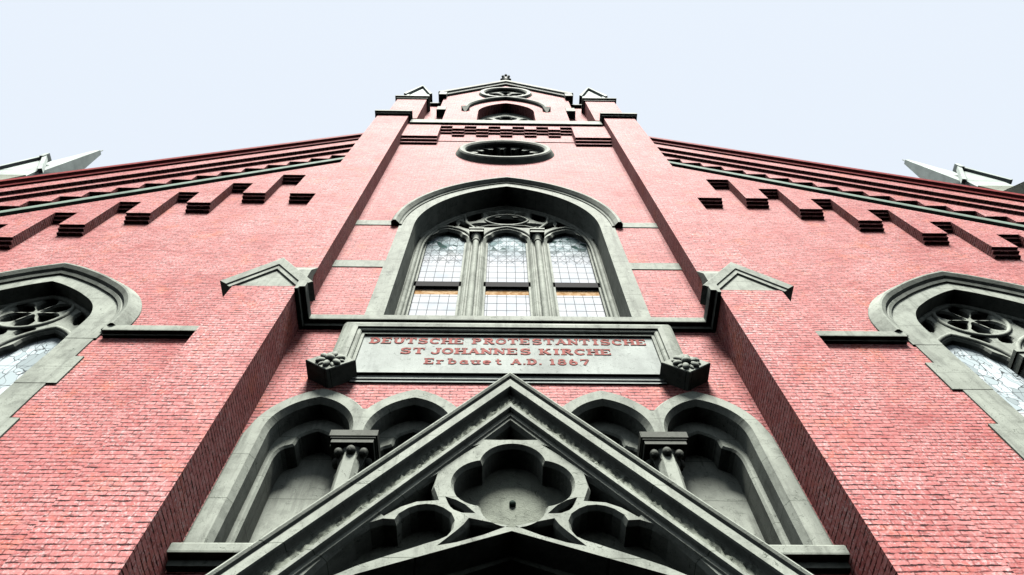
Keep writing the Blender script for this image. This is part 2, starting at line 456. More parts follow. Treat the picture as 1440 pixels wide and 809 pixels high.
obj('tracery', bm, STONE, TW)
bm = bmesh.new()          # roll mouldings round the opening and each light
def roll(r, y): return [(r * math.cos(t), y - r * math.sin(t)) for t in [math.pi * i / 6 for i in range(7)]]
sweep(bm, arch(0, 2.19, SP, 3.18, 12.9, 24), roll(.055, .575))
sweep(bm, arch(0, 2.10, SP, 3.08, 12.9, 24), roll(.03, .578))
for x in (-1.55, 0, 1.55): sweep(bm, arch(x, .655, 18.5, .90, None, 14), roll(.045, .578))
sweep(bm, [(q[0], q[1]) for q in ellipse(0, 19.98, .58, .42, 0, 30, .3)], roll(.035, .578), closed=True)
for s in (-1, 1):
    sweep(bm, [(s * .62, 19.05), (s * .82, 19.25), (s * 1.08, 19.75), (s * 1.16, 20.3), (s * 1.05, 20.62)], roll(.04, .578), sgn=1)
    sweep(bm, [(s * .10, 19.55), (s * .5, 19.52), (s * .85, 19.30)], roll(.03, .578))
obj('roll_mould', bm, STONE, TW, True)
for s in (-1, 1):
    bm = bmesh.new()
    x = s * .775
    lathe(bm, [(.075, 12.85), (.075, 18.28)], x, .53, 16)
    for dx in (-.15, .15): lathe(bm, [(.035, 12.85), (.035, 18.5)], x + dx, .585, 10)
    col = obj('mullion_column', bm, STONE, TW, True)
    bm = bmesh.new()
    lathe(bm, [(.095, 18.24), (.10, 18.28), (.08, 18.31), (.085, 18.36), (.13, 18.52), (.14, 18.54)], x, .53, 16)
    box(bm, x - .18, x + .18, .36, .72, 18.54, 18.62); box(bm, x - .165, x + .165, .375, .72, 18.62, 18.72); box(bm, x - .19, x + .19, .35, .72, 18.72, 18.80)
    obj('capital', bm, STONE, col)
for x in (-1.55, 0, 1.55):
    bm = bmesh.new(); plate(bm, arch(x, .54, 18.52, .72, 12.8, 10), (), .735, .76)
    obj('leaded_pane', bm, GLASS, TW)
    bm = bmesh.new(); box(bm, x - .535, x + .535, .66, .74, 15.88, 16.12)
    obj('sash_bar', bm, SASH, TW)
    bm = bmesh.new()
    for e in (-1, 1): box(bm, min(x + e * .525, x + e * .48), max(x + e * .525, x + e * .48), .66, .738, 12.9, 18.5)
    obj('sash_frame', bm, STONE, TW)
bm = bmesh.new(); plate(bm, arch(0, 2.1, 18.9, 2.3, 18.4, 12), (), .79, .81)
obj('dark_pane', bm, DARKGLASS, TW)
# stone bands from the surround to the buttresses
for z0, z1 in ((15.36, 15.70), (17.92, 18.24)):
    for s in (-1, 1):
        bm = bmesh.new(); box(bm, min(s * 2.60, s * 3.70), max(s * 2.60, s * 3.70), -.018, .05, z0, z1)
        obj('stone_band', bm, STONE, CH)

# ---- oculus
bm = bmesh.new()
oc = circle(-.05, 24.9, 1.30, .96, 64)
prof = [(.0, .5), (.0, -.10), (.03, -.16), (.10, -.20), (.19, -.20), (.24, -.16), (.36, .02)]
sweep(bm, oc, [(o, y) for o, y in prof], closed=True, sgn=-1)
OC = obj('oculus', bm, STONE, CH)
bm = bmesh.new()
for i in range(16):
    a = 2 * math.pi * i / 16 + .1
    pts = []
    for da, r in ((-.16, 1.2), (.16, 1.2), (.06, .86), (-.06, .86)): pts.append((-.05 + r * 1.12 * math.cos(a + da), 24.9 + r * .83 * math.sin(a + da)))
    plate(bm, pts, (), .02, .3, 0)
obj('cusps', bm, STONE, OC)
bm = bmesh.new(); plate(bm, circle(-.05, 24.9, 1.36, 1.01, 40), (), .42, .46)
obj('louvre', bm, DARKGLASS, OC)

# ---- upper tower
for s in (-1, 1):
    bm = bmesh.new(); box(bm, min(s * 3.45, s * 4.72), max(s * 3.45, s * 4.72), -.24, 1.0, 29.2, 33.15)
    tb = obj('turret_pier', bm, BRICK, CH)
    bm = bmesh.new()
    box(bm, min(s * 3.34, s * 4.84), max(s * 3.34, s * 4.84), -.36, 1.1, 33.30, 33.42); box(bm, min(s * 3.40, s * 4.77), max(s * 3.40, s * 4.77), -.29, 1.04, 33.15, 33.30)
    obj('cap_course', bm, STONE, tb)
    # white gabled pinnacle
    c = s * 4.08; bm = bmesh.new()
    box(bm, c - .46, c + .46, .02, .94, 33.6, 35.7)
    plate(bm, [(c - .46, 35.7), (c + .46, 35.7), (c, 37.5)], (), .02, .94, back=True)
    pn = obj('pinnacle', bm, PALE, CH)
    bm = bmesh.new()
    sweep(bm, [(c - .60, 35.35), (c, 37.6), (c + .60, 35.35)], [(-.05, .05), (-.05, -.10), (.06, -.12), (.06, 1.05), (-.05, 1.05)])
    for e in (-1, 1): box(bm, c + e * .46 - .06, c + e * .46 + .06, -.04, .1, 35.2, 35.5)
    obj('coping', bm, PALE, pn)
    bm = bmesh.new(); box(bm, min(s * 2.7, s * 3.5), max(s * 2.7, s * 3.5), .3, .9, 29.2, 34.4)
    pw = obj('parapet', bm, BRICK, CH)
    bm = bmesh.new(); box(bm, min(s * 2.7, s * 3.52), max(s * 2.7, s * 3.52), .16, 1.0, 34.5, 34.62)
    obj('cap_course', bm, STONE, pw)
bel = arch(0, 1.18, 31.9, 1.95, 29.3, 16)
rw = circle(-.02, 36.0, 1.05, 1.2, 40)
bm = bmesh.new()
plate(bm, [(-2.55, 29.2), (2.55, 29.2), (2.55, 32.3), (2.84, 32.9), (2.84, 35.5), (0, 38.8), (-2.84, 35.5), (-2.84, 32.9), (-2.55, 32.3)], [bel, rw], 0., .7)
box(bm, -2.84, -2.3, .705, 7.0, 29.2, 35.3); box(bm, 2.3, 2.84, .705, 7.0, 29.2, 35.3)
plate(bm, [(-2.84, 29.2), (2.84, 29.2), (2.84, 35.5), (0, 38.8), (-2.84, 35.5)], (), 7.0, 7.4, back=True)
obj('belfry_wall', bm, BRICK, CH)
for s in (-1, 1):
    bm = bmesh.new()
    prism_x(bm, [(.32, 32.0), (-.03, 32.1), (-.03, 32.75), (.32, 32.75)], min(s * 2.56, s * 2.95), max(s * 2.56, s * 2.95))
    obj('corbel', bm, STONE, CH)
bm = bmesh.new()
sweep(bm, [(-3.02, 35.32), (0, 38.80), (3.02, 35.32)], [(-.22, .02), (-.22, -.10), (-.10, -.13), (-.06, -.20), (.12, -.22), (.16, -.16), (.16, 7.5), (.0, 7.5)])
for s in (-1, 1): box(bm, min(s * 2.72, s * 3.06), max(s * 2.72, s * 3.06), -.2, .3, 34.75, 35.35)
obj('gable_coping', bm, STONE, CH)
bm = bmesh.new()
sweep(bm, arch(0, 1.62, 32.2, 2.35, None, 20), [(0, .02), (0, -.10), (.05, -.15), (.12, -.16), (.16, -.12), (.18, .02)])
for s in (-1, 1):
    x0, x1 = s * 1.55, s * 1.90
    v = [bm.verts.new(q) for q in ((x0, .02, 32.24), (x1, .02, 32.24), (x1, -.17, 32.24), (x0, -.17, 32.24), (s * 1.72, .02, 31.75))]
    for f in ((0, 1, 2, 3), (3, 2, 4), (0, 3, 4), (1, 4, 2)): bm.faces.new([v[i] for i in f])
BW = obj('belfry_window', bm, STONE, CH)
bm = bmesh.new()
plate(bm, arch(0, 1.185, 31.9, 1.95, 29.3, 16), [arch(-.56, .40, 30.9, .75, 29.4, 10), arch(.56, .40, 30.9, .75, 29.4, 10), foil(0, 32.55, .2, .25, 4, 40), ellipse(-.72, 32.2, .14, .3, .4), ellipse(.72, 32.2, .14, .3, -.4)], .42, .6, hw=.05)
obj('tracery', bm, STONE, BW)
bm = bmesh.new(); plate(bm, arch(0, 1.18, 31.9, 1.95, 29.3, 12), (), .64, .66); obj('dark_pane', bm, DARKGLASS, BW)
# round window in the gable
bm = bmesh.new(); sweep(bm, circle(-.02, 36.0, .98, 1.12, 44), [(0, .4), (0, -.06), (.06, -.12), (.22, -.12), (.30, .02)], closed=True, sgn=-1)
RW = obj('round_window', bm, STONE, CH)
bm = bmesh.new()
plate(bm, circle(-.02, 36.0, 1.02, 1.16, 44), [ellipse(-.02 + .52 * math.cos(a), 36.0 + .6 * math.sin(a), .36, .27, a, 18, .2) for a in [math.pi / 3 * i + math.pi / 6 for i in range(6)]] + [circle(-.02, 36, .14, .16, 14)], .05, .2, hw=.04)
obj('tracery', bm, STONE, RW)
bm = bmesh.new(); plate(bm, circle(-.02, 36.0, 1.0, 1.14, 32), (), .21, .24); obj('leaded_pane', bm, PALE, RW)
# finial
bm = bmesh.new()
lathe(bm, [(.12, 38.7), (.12, 39.5), (.2, 39.55), (.2, 39.65), (.11, 39.7), (.1, 39.9), (.17, 40.1), (.22, 40.4), (.17, 40.65), (.05, 40.8)], 0, .0, 14)
for i in range(8):
    a = 2 * math.pi * i / 8; ball(bm, (.22 * math.cos(a), .22 * math.sin(a), 40.45), .075, 1, 1, 2.2, 0, 8, 6)
obj('finial', bm, DARKPAINT, CH, True)
bm = bmesh.new()
sweep(bm, [(-2.9, 35.4), (0, 38.75), (2.9, 35.4)], [(.02, .9), (.12, .9), (.12, 7.3), (.02, 7.3)])
obj('tower_roof', bm, SLATE, CH)

# ---- nave front: the two wings either side of the tower
WY = .2
def zr(x): return 26.30 - .700 * (x - 5.3)          # top of the rake
def wing(s):
    wx = 9.3
    w_hole = arch4(wx, 1.75, 13.18, 1.95, 5.5)
    bm = bmesh.new()
    plate(bm, mir([(4.4, 0), (14.5, 0), (14.5, zr(14.5) - .3), (4.4, zr(4.4) - .3)], s), [mir(w_hole, s)], WY, WY + .6, back=True)
    W = obj('nave_wall', bm, BRICK, CH)
    # corbel table
    bm = bmesh.new()
    for y1, y0, dz in ((WY, WY - .08, -.06), (WY - .08, WY - .16, .03), (WY - .16, WY - .23, .12)):
        low = [(4.6, 20.18 + dz), (5.92, 20.18 + dz), (5.92, 21.95 + dz)]
        for i in range(7):
            xa = 6.58 + 1.165 * i; xb = xa + .61; zt = 20.18 - .87 * i + dz
            low += [(xa, 21.95 - .885 * i + dz), (xa, zt), (xb, zt), (xb, 21.95 - .885 * (i + 1) + dz)]
        low = [p for p in low if p[0] < 14.4] + [(14.45, 21.95 - .885 * 7 + dz)]
        top = [(14.45, 23.45 - .746 * (14.45 - 5.28)), (4.6, 23.45 + .746 * .68)]
        plate(bm, mir(low + top, s), (), y0, y1)
    obj('corbel_table', bm, BRICK, W)
    # green moulding that follows the rake
    bm = bmesh.new()
    g = lambda x, d: (s * x, 23.9 - .746 * (x - 5.28) + d)
    prism = [(0, WY), (0, -.09), (.06, -.10), (.15, -.10), (.22, -.06), (.30, -.02), (.34, WY)]
    path = [g(4.6, -.30), g(14.48, -.30)] if s > 0 else [g(14.48, -.30), g(4.6, -.30)]
    sweep(bm, path, prism)
    obj('rake_mould', bm, stone_dark, W)
    # stepped band, plain bands and coping above it, each a little prouder than the last
    bm = bmesh.new()
    st = []
    x = 4.6; k = 0
    while x < 14.3:
        z = 20.08 - .735 * (x + .29 - 11.7)
        st += [(x, z), (min(x + .57, 14.48), z)]; x += .57
    plate(bm, mir(st + [(14.48, zr(14.48) - .5), (4.6, zr(4.6) - .5)], s), (), WY - .15, WY)
    def band(d0, d1, y0, y1): plate(bm, mir([(4.6, zr(4.6) - d1), (14.49, zr(14.49) - d1), (14.49, zr(14.49) - d0), (4.6, zr(4.6) - d0)], s), (), y0, y1)
    band(.2, 1.14, WY - .24, WY - .15); band(.15, .84, WY - .33, WY - .24)
    obj('stepped_band', bm, BRICK, W)
    bm = bmesh.new()
    a = (s * 4.5, zr(4.5)); b = (s * 14.62, zr(14.62))
    path = [a, b] if s > 0 else [b, a]
    sweep(bm, path, [(-.28, WY - .32), (-.28, WY - .38), (-.16, WY - .40), (-.13, WY - .47), (0, WY - .48), (.03, WY - .46), (.03, 22), (-.2, 22)])
    obj('rake_coping', bm, coping_mat, W)
    # string course beside the tower
    bm = bmesh.new()
    prism_x(bm, [(WY + .02, 12.60), (WY - .06, 12.605), (WY - .07, 12.63), (WY - .145, 12.635), (WY - .15, 12.655), (WY - .15, 12.81), (WY + .02, 12.90)], min(s * 4.6, s * 7.12), max(s * 4.6, s * 7.12))
    obj('string_course', bm, STONE, W)
    # pointed window
    bm = bmesh.new()
    oa = arch4(wx, 2.10, 13.12, 2.20, 12.55); ia = arch4(wx, 1.56, 13.18, 1.72, 12.55)
    plate(bm, mir(oa + ia[::-1], s), (), WY - .03, WY + .52)
    z = 12.55; kk = 0
    hs = [.62, .82, .92, .88, .95, .9, .95, .9]
    for i, h in enumerate(hs):                        # long and short jamb stones
        for e in (-1, 1):
            x0 = wx + e * 1.56; x1 = wx + e * (2.22 if i % 2 else 2.06)
            box(bm, min(s * x0, s * x1), max(s * x0, s * x1), WY - (.03 if i % 2 else .024), WY + .52, z - h + .008, z)
        z -= h
    NW = obj('nave_window', bm, STONE, CH)
    bm = bmesh.new()
    hp = [(0, WY + .02), (0, WY - .07), (.06, WY - .10), (.09, WY - .08), (.12, WY - .15), (.2, WY - .2), (.24, WY - .2), (.40, WY - .03), (.40, WY + .02)]
    p = mir(arch4(wx, 2.06, 13.10, 2.11, 12.80), s)
    sweep(bm, p if s > 0 else p[::-1], hp)
    obj('hood_mould', bm, STONE, NW)
    cz = 14.17
    def petal(a):
        up = []
        for i in range(12):
            r_ = .10 + .54 * i / 11
            w_ = max(.003, .172 * math.sin(math.pi * (i / 11) ** 1.15) ** .75)
            up.append((r_, w_))
        L_ = [(r_, w_) for r_, w_ in up[:-1]] + [(up[-1][0], 0)] + [(r_, -w_) for r_, w_ in up[:-1]][::-1]
        return [(wx + x * math.cos(a) - z * math.sin(a), cz + x * math.sin(a) + z * math.cos(a)) for x, z in L_]
    holes = [petal(math.pi / 3 * i + math.pi / 6) for i in range(6)]
    holes += []
    for e in (-1, 1):
        holes += [arch(wx + e * .78, .62, 12.45, .98, 5.6, 14, cusp=.08), ellipse(wx + e * .98, 13.93, .12, .27, e * .35, 14, .3), ellipse(wx + e * 1.32, 13.40, .10, .22, e * .35, 12, .2), ellipse(wx + e * .24, 13.40, .17, .12, e * .6, 12, .3), ellipse(wx + e * .52, 14.72, .16, .05, e * -.45, 12, .3)]
    holes = [mir(h, s) for h in holes]
    bm = bmesh.new(); plate(bm, mir(arch4(wx, 1.565, 13.18, 1.725, 5.6), s), holes, WY + .32, WY + .52, hw=.03, hd=.05)
    obj('tracery', bm, STONE, NW)
    bm = bmesh.new()
    sweep(bm, mir(circle(wx, cz, .665, .665, 36), s), roll(.045, WY + .318), closed=True)
    for e in (-1, 1):
        sweep(bm, mir(arch(wx + e * .78, .73, 12.42, 1.12, None, 14), s), roll(.05, WY + .318))
    sweep(bm, mir(arch4(wx, 1.50, 13.18, 1.65, 6), s), roll(.05, WY + .318))
    obj('roll_mould', bm, STONE, NW, True)
    bm = bmesh.new(); lathe(bm, [(.08, 5.6), (.08, 12.05), (.11, 12.08), (.11, 12.12), (.09, 12.15), (.15, 12.36)], s * wx, WY + .28, 14)
    col = obj('mullion_column', bm, STONE, NW, True)
    bm = bmesh.new(); box(bm, s * wx - .2, s * wx + .2, WY + .10, WY + .45, 12.36, 12.46); box(bm, s * wx - .18, s * wx + .18, WY + .12, WY + .45, 12.46, 12.54); box(bm, s * wx - .21, s * wx + .21, WY + .09, WY + .45, 12.54, 12.62)
    obj('capital', bm, STONE, col)
    for e in (-1, 1):
        bm = bmesh.new(); plate(bm, mir(arch(wx + e * .78, .64, 12.45, 1.0, 5.6, 10), s), (), WY + .46, WY + .48)
        obj('leaded_pane', bm, GLASSW, NW)
    bm = bmesh.new(); plate(bm, mir(arch4(wx, 1.5, 13.2, 1.65, 12.9), s), (), WY + .50, WY + .515)
    obj('dark_pane', bm, DARKGLASS, NW)
    # nave side wall
    bm = bmesh.new(); box(bm, min(s * 14.0, s * 14.5), max(s * 14.0, s * 14.5), WY + .62, 22, 0, zr(14.5) - .5)
    obj('side_wall', bm, BRICK, CH)
    # corner buttress and the pale corner pinnacle above it
    bm = bmesh.new(); box(bm, min(s * 14.52, s * 15.9), max(s * 14.52, s * 15.9), -.55, 1.56, 0, 19.2)
    cb = obj('corner_buttress', bm, BRICK, CH)
    bm = bmesh.new()
    prism_x(bm, [(-.62, 19.2), (-.62, 20.55), (.06, 21.5), (.22, 22.6), (1.58, 22.6), (1.58, 19.2)], min(s * 14.5, s * 15.92), max(s * 14.5, s * 15.92))
    obj('weathering', bm, ROUGH, cb)
    px_, py_ = s * 15.25, .92
    bm = bmesh.new(); h = .6
    box(bm, px_ - h, px_ + h, py_ - h, py_ + h, 22.6, 23.45)
    for ax in 'yx':
        c0, c1 = (px_, py_) if ax == 'y' else (py_, px_)
        prism_x(bm, [(c0 - h, 23.45), (c0 + h, 23.45), (c0, 24.75)], c1 - h - .004, c1 + h + .004, ax)
    pn = obj('pinnacle', bm, PALE, CH)
    for e in (-1, 1):
        bm = bmesh.new()
        y0 = py_ + e * (h + .02)
        sweep(bm, [(px_ - h - .12, 23.28), (px_, 24.78), (px_ + h + .12, 23.28)], [(-.02, y0 - .08), (.10, y0 - .08), (.10, y0 + .08), (-.02, y0 + .08), (-.02, y0 - .08)])
        if e < 0: box(bm, px_ - .07, px_ + .07, py_ - h - .13, py_ - h + .13, 24.7, 25.05)
        obj('coping', bm, PALE, pn)
    bm = bmesh.new()
    b4 = [(-.5, -.5), (.5, -.5), (.5, .5), (-.5, .5)]
    lo = [bm.verts.new((px_ + x, py_ + y, 23.45)) for x, y in b4]; hi = [bm.verts.new((px_ + x * .16, py_ + y * .16, 28.0)) for x, y in b4]
    for i in range(4): bm.faces.new((lo[i], lo[(i + 1) % 4], hi[(i + 1) % 4], hi[i]))
    bm.faces.new(hi)
    lathe(bm, [(.02, 28.0), (.02, 28.3)], px_, py_, 6)
    obj('spire', bm, PALE, pn)
stone_dark = stone_material('weathered_green_stone', (.15, .20, .165), amount=.8)
coping_mat = plain_material('dark_red_coping', (.16, .03, .03), .6, .3)
for s in (-1, 1): wing(s)

# ---- blind arcade in the lower tower: five pointed niches behind the portal gable
cen = [-2.78, -1.39, 0, 1.39, 2.78]
top = []
zb = 7.44
op = [arch(c, .56 if abs(c) < 2 else .56, 9.66, .73, 7.30, 12) for c in cen]
ol = [(-3.655, 7.30), (-3.655, 9.58)]
for i, c in enumerate(cen):
    A = arch(c, .86, 9.55, 1.16, None, 16)
    A = [q for q in A if (i == 0 or q[0] > (cen[i - 1] + c) / 2 - 1e-6) and (i == 4 or q[0] < (cen[i + 1] + c) / 2 + 1e-6)]
    if i == 0: A = [q for q in A if q[0] > -3.6]
    if i == 4: A = [q for q in A if q[0] < 3.6]
    ol += A
ol += [(3.655, 9.58), (3.655, 7.30)]
bm = bmesh.new()
plate(bm, ol, op, -.05, .30, cw=.04, hw=.06, hd=.09)
AR = obj('blind_arcade', bm, STONE, CH)
bm = bmesh.new()
op2 = [arch(c, .47, 9.42, .70, 7.30, 14, cusp=.11, cpos=.5) for c in cen]
plate(bm, [(-3.5, 7.3), (3.5, 7.3), (3.5, 10.5), (-3.5, 10.5)], op2, .30, .70, hw=.03)
obj('inner_order', bm, STONE, AR)
bm = bmesh.new(); box(bm, -3.6, 3.6, .70, .74, 7.2, 10.6); obj('niche_panel', bm, STONE, AR)
bm = bmesh.new()
prism_x(bm, [(.03, 7.20), (-.08, 7.21), (-.09, 7.28), (-.195, 7.29), (-.2, 7.31), (-.2, 7.41), (-.18, 7.44), (.695, 7.50), (.695, 7.20)], -3.66, 3.66)
obj('arcade_sill', bm, STONE, AR)
for x in (-2.085, -.695, .695, 2.085):
    bm = bmesh.new(); CY = .13
    lathe(bm, [(.20, 7.44), (.20, 7.55), (.15, 7.62), (.125, 7.68), (.125, 8.76), (.165, 8.78), (.175, 8.82), (.155, 8.86), (.125, 8.88), (.135, 8.97), (.19, 9.22), (.21, 9.27)], x, CY, 24)
    col = obj('arcade_column', bm, STONE, AR, True)
    bm = bmesh.new()
    box(bm, x - .28, x + .28, CY - .26, .32, 9.27, 9.355); box(bm, x - .32, x + .32, CY - .29, .32, 9.38, 9.50); box(bm, x - .30, x + .30, CY - .275, .32, 9.35, 9.385)
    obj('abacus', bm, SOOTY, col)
    bm = bmesh.new()
    for i in range(8):                          # leaf crockets curling over under the abacus
        a = math.pi * 2 * i / 8 - math.pi / 2
        rr = .205 if i % 2 == 0 else .235
        ca, sa = math.cos(a), math.sin(a)
        cx, cy = x + rr * ca, CY + rr * sa
        ball(bm, (cx, cy, 9.18), .062, 1, 1, 1.1, 0, 12, 8)
        ball(bm, (cx + .02 * ca, cy + .02 * sa, 9.15), .034, 1, 1, 1, 0, 8, 6)
        rows = []
        for t, w_ in ((0, .05), (.35, .062), (.7, .05), (1, .03)):
            rad_ = .135 + (rr - .11) * t * t; zz = 8.90 + .30 * t
            rows.append([bm.verts.new((x + rad_ * ca - q * w_ * sa, CY + rad_ * sa + q * w_ * ca, zz + (0.012 if q == 0 else 0))) for q in (-1, 0, 1)])
        for r0, r1 in zip(rows, rows[1:]):
            for q in (0, 1): bm.faces.new((r0[q], r0[q + 1], r1[q + 1], r1[q]))
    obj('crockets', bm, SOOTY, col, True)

# ---- portal gable
PG_A, PG_S = 9.66, 1.255
def pl(x, d=0): return (x, PG_A + d - PG_S * abs(x))
bm = bmesh.new()
path = [pl(-3.3), pl(0), pl(3.3)]
prof = [(0, 0), (0, -.97), (-.012, -1.005), (-.04, -1.02), (-.065, -1.005), (-.075, -.97), (-.09, -.965), (-.10, -.985), (-.205, -.99), (-.215, -.97), (-.22, -.89), (-.225, -.875)]
sweep(bm, path, prof, caps=False)
PG = obj('portal_gable', bm, STONE, CH)
# hollow with rough weathered stone, built bumpy, then the inner fillet
bm = bmesh.new()
for e in (-1, 1):
    N = 150; prof2 = [(-.225, -.875), (-.255, -.868), (-.285, -.866), (-.315, -.870), (-.345, -.878), (-.368, -.886)]
    nx, nz = e * PG_S, 1; ln = math.hypot(nx, nz); nx /= ln; nz /= ln
    R = []
    for i in range(N + 1):
        t = i / N; row = []
        for j, (o, y) in enumerate(prof2):
            x = e * (3.3 * t); z = PG_A - PG_S * abs(x)
            # mitre at the apex
            if i == 0: px2, pz2 = 0, PG_A + o / nz
            else: px2, pz2 = x + nx * o, z + nz * o
            jit = 0 if j in (0, 5) or i in (0,) else random.uniform(-.02, .014)
            row.append(bm.verts.new((px2 if i == 0 or px2 * e > 0 else 0, y + jit, pz2)))
        R.append(row)
    for a, b in zip(R, R[1:]):
        for j in range(5): bm.faces.new((a[j], a[j + 1], b[j + 1], b[j]))
obj('weathered_hollow', bm, ROUGH, PG, True)
bm = bmesh.new()
sweep(bm, path, [(-.368, -.886), (-.372, -.905), (-.415, -.905), (-.425, -.885), (-.43, -.84), (-.47, -.835), (-.49, -.78)], caps=False)
obj('inner_fillet', bm, STONE, PG)
# tracery field
IA = PG_A - .46 / .623
tymp = [(0, IA), (2.75, IA - PG_S * 2.75), (2.75, 0), (2.15, 0), (2.15, 5.3), (2.02, 5.85), (1.75, 6.22), (1.45, 6.43), (0, 6.98), (-1.45, 6.43), (-1.75, 6.22), (-2.02, 5.85), (-2.15, 5.3), (-2.15, 0), (-2.75, 0), (-2.75, IA - PG_S * 2.75)]
qc = (.02, 7.70)
H = [foil(qc[0], qc[1], .30, .345, 4, 72)]
for s in (-1, 1):
    tre = [(1.165, 7.105), (1.13, 7.20), (1.05, 7.275), (.97, 7.315), (.89, 7.33), (.80, 7.32), (.72, 7.28), (.64, 7.21), (.605, 7.12), (.61, 7.02), (.66, 6.93), (.73, 6.885), (.83, 6.845), (.95, 6.79), (1.2, 6.68), (1.46, 6.56), (1.68, 6.43), (1.86, 6.27), (1.95, 6.23), (1.90, 6.40), (1.74, 6.66), (1.56, 6.93), (1.42, 7.06), (1.30, 7.115)]
    H.append(mir(tre, s))
    H.append(mir([(.09, 7.045), (.42, 7.125), (.46, 7.05), (.54, 6.95), (.70, 6.80), (.55, 6.855), (.3, 6.95)], s))
    H.append(mir([(.66, 7.43), (.60, 7.40), (.50, 7.33), (.42, 7.25), (.50, 7.26), (.58, 7.30), (.63, 7.36)], s))
    H.append(mir([(.83, 7.80), (.86, 7.62), (.80, 7.44), (1.0, 7.42), (1.16, 7.34), (1.30, 7.22), (1.32, 7.24), (1.1, 7.52)], s))
    H.append(mir([(.36, 8.36), (.56, 8.20), (.70, 8.00), (.68, 8.05), (.55, 8.24)], s))
H.append([(0, 8.80), (.26, 8.475), (.13, 8.47), (0, 8.475), (-.13, 8.47), (-.26, 8.475)])
bm = bmesh.new(); plate(bm, tymp, H, -.81, -.47, hw=.03, hd=.06)
obj('tracery', bm, STONE, PG)
bm = bmesh.new(); plate(bm, [(0, IA - .05), (2.6, IA - .05 - PG_S * 2.6), (2.6, 5.4), (1.9, 5.9), (1.4, 6.36), (0, 6.93), (-1.4, 6.36), (-1.9, 5.9), (-2.6, 5.4), (-2.6, IA - .05 - PG_S * 2.6)], (), -.475, .0)
obj('tympanum_panel', bm, ROUGH, PG)
bm = bmesh.new(); ball(bm, (.02, -.49, 7.72), .04); obj('knob', bm, DARKPAINT, PG)
bm = bmesh.new(); box(bm, -2.2, 2.2, -.05, -.01, 0, 6.4); obj('door', bm, DOORWOOD, PG)

# ---- inscription plaque
PQ = tag(empty('inscription_plaque', (0, 0, 10.9)), 'pale stone tablet with three lines of red German lettering above the portal gable', 'sign')
def pq(name, bm, mat, smooth=False, par=None):
    o = obj(name, bm, mat, None, smooth)
    if par is None: o.parent = PQ; o.location = (0, 0, -10.9)
    else: o.parent = par
    return o
bm = bmesh.new()
box(bm, -2.47, 2.47, -.10, .0, 11.06, 12.30); box(bm, -2.42, 2.42, -.05, -.002, 10.96, 11.06); box(bm, -2.45, 2.45, -.03, -.001, 10.90, 10.96)
PANEL = pq('panel', bm, TABLET)
bm = bmesh.new()
sweep(bm, [(-2.44, 11.02), (-2.44, 12.22), (2.44, 12.22), (2.44, 11.02)],
      [(0, -.095), (.0, -.14), (.025, -.145), (.05, -.14), (.055, -.165), (.075, -.185), (.10, -.19), (.12, -.185), (.125, -.22), (.21, -.23), (.28, -.21), (.36, -.17), (.43, -.10), (.47, .0)])
pq('frame', bm, STONE)
for s in (-1, 1):
    c = (s * 2.735, 11.03); bm = bmesh.new()
    plate(bm, [(c[0] - .385, c[1]), (c[0], c[1] - .285), (c[0] + .385, c[1]), (c[0], c[1] + .285)], (), -.335, -.0, cw=.012)
    blk = pq('corner_block', bm, STONE)
    bm = bmesh.new()
    ball(bm, (c[0], -.375, c[1]), .075, 1, .8, .9, 0, 12, 8)
    for i in range(6):
        a = math.pi / 3 * i + .3
        ball(bm, (c[0] + .15 * math.cos(a), -.352, c[1] + .125 * math.sin(a)), .07, 1.15, .6, .75, -a, 12, 8)
    for i in range(6):
        a = math.pi / 3 * i + .3 + math.pi / 6
        ball(bm, (c[0] + .17 * math.cos(a), -.34, c[1] + .14 * math.sin(a)), .05, 1.2, .5, .6, -a, 10, 6)
    pq('rosette', bm, STONE, True, blk)

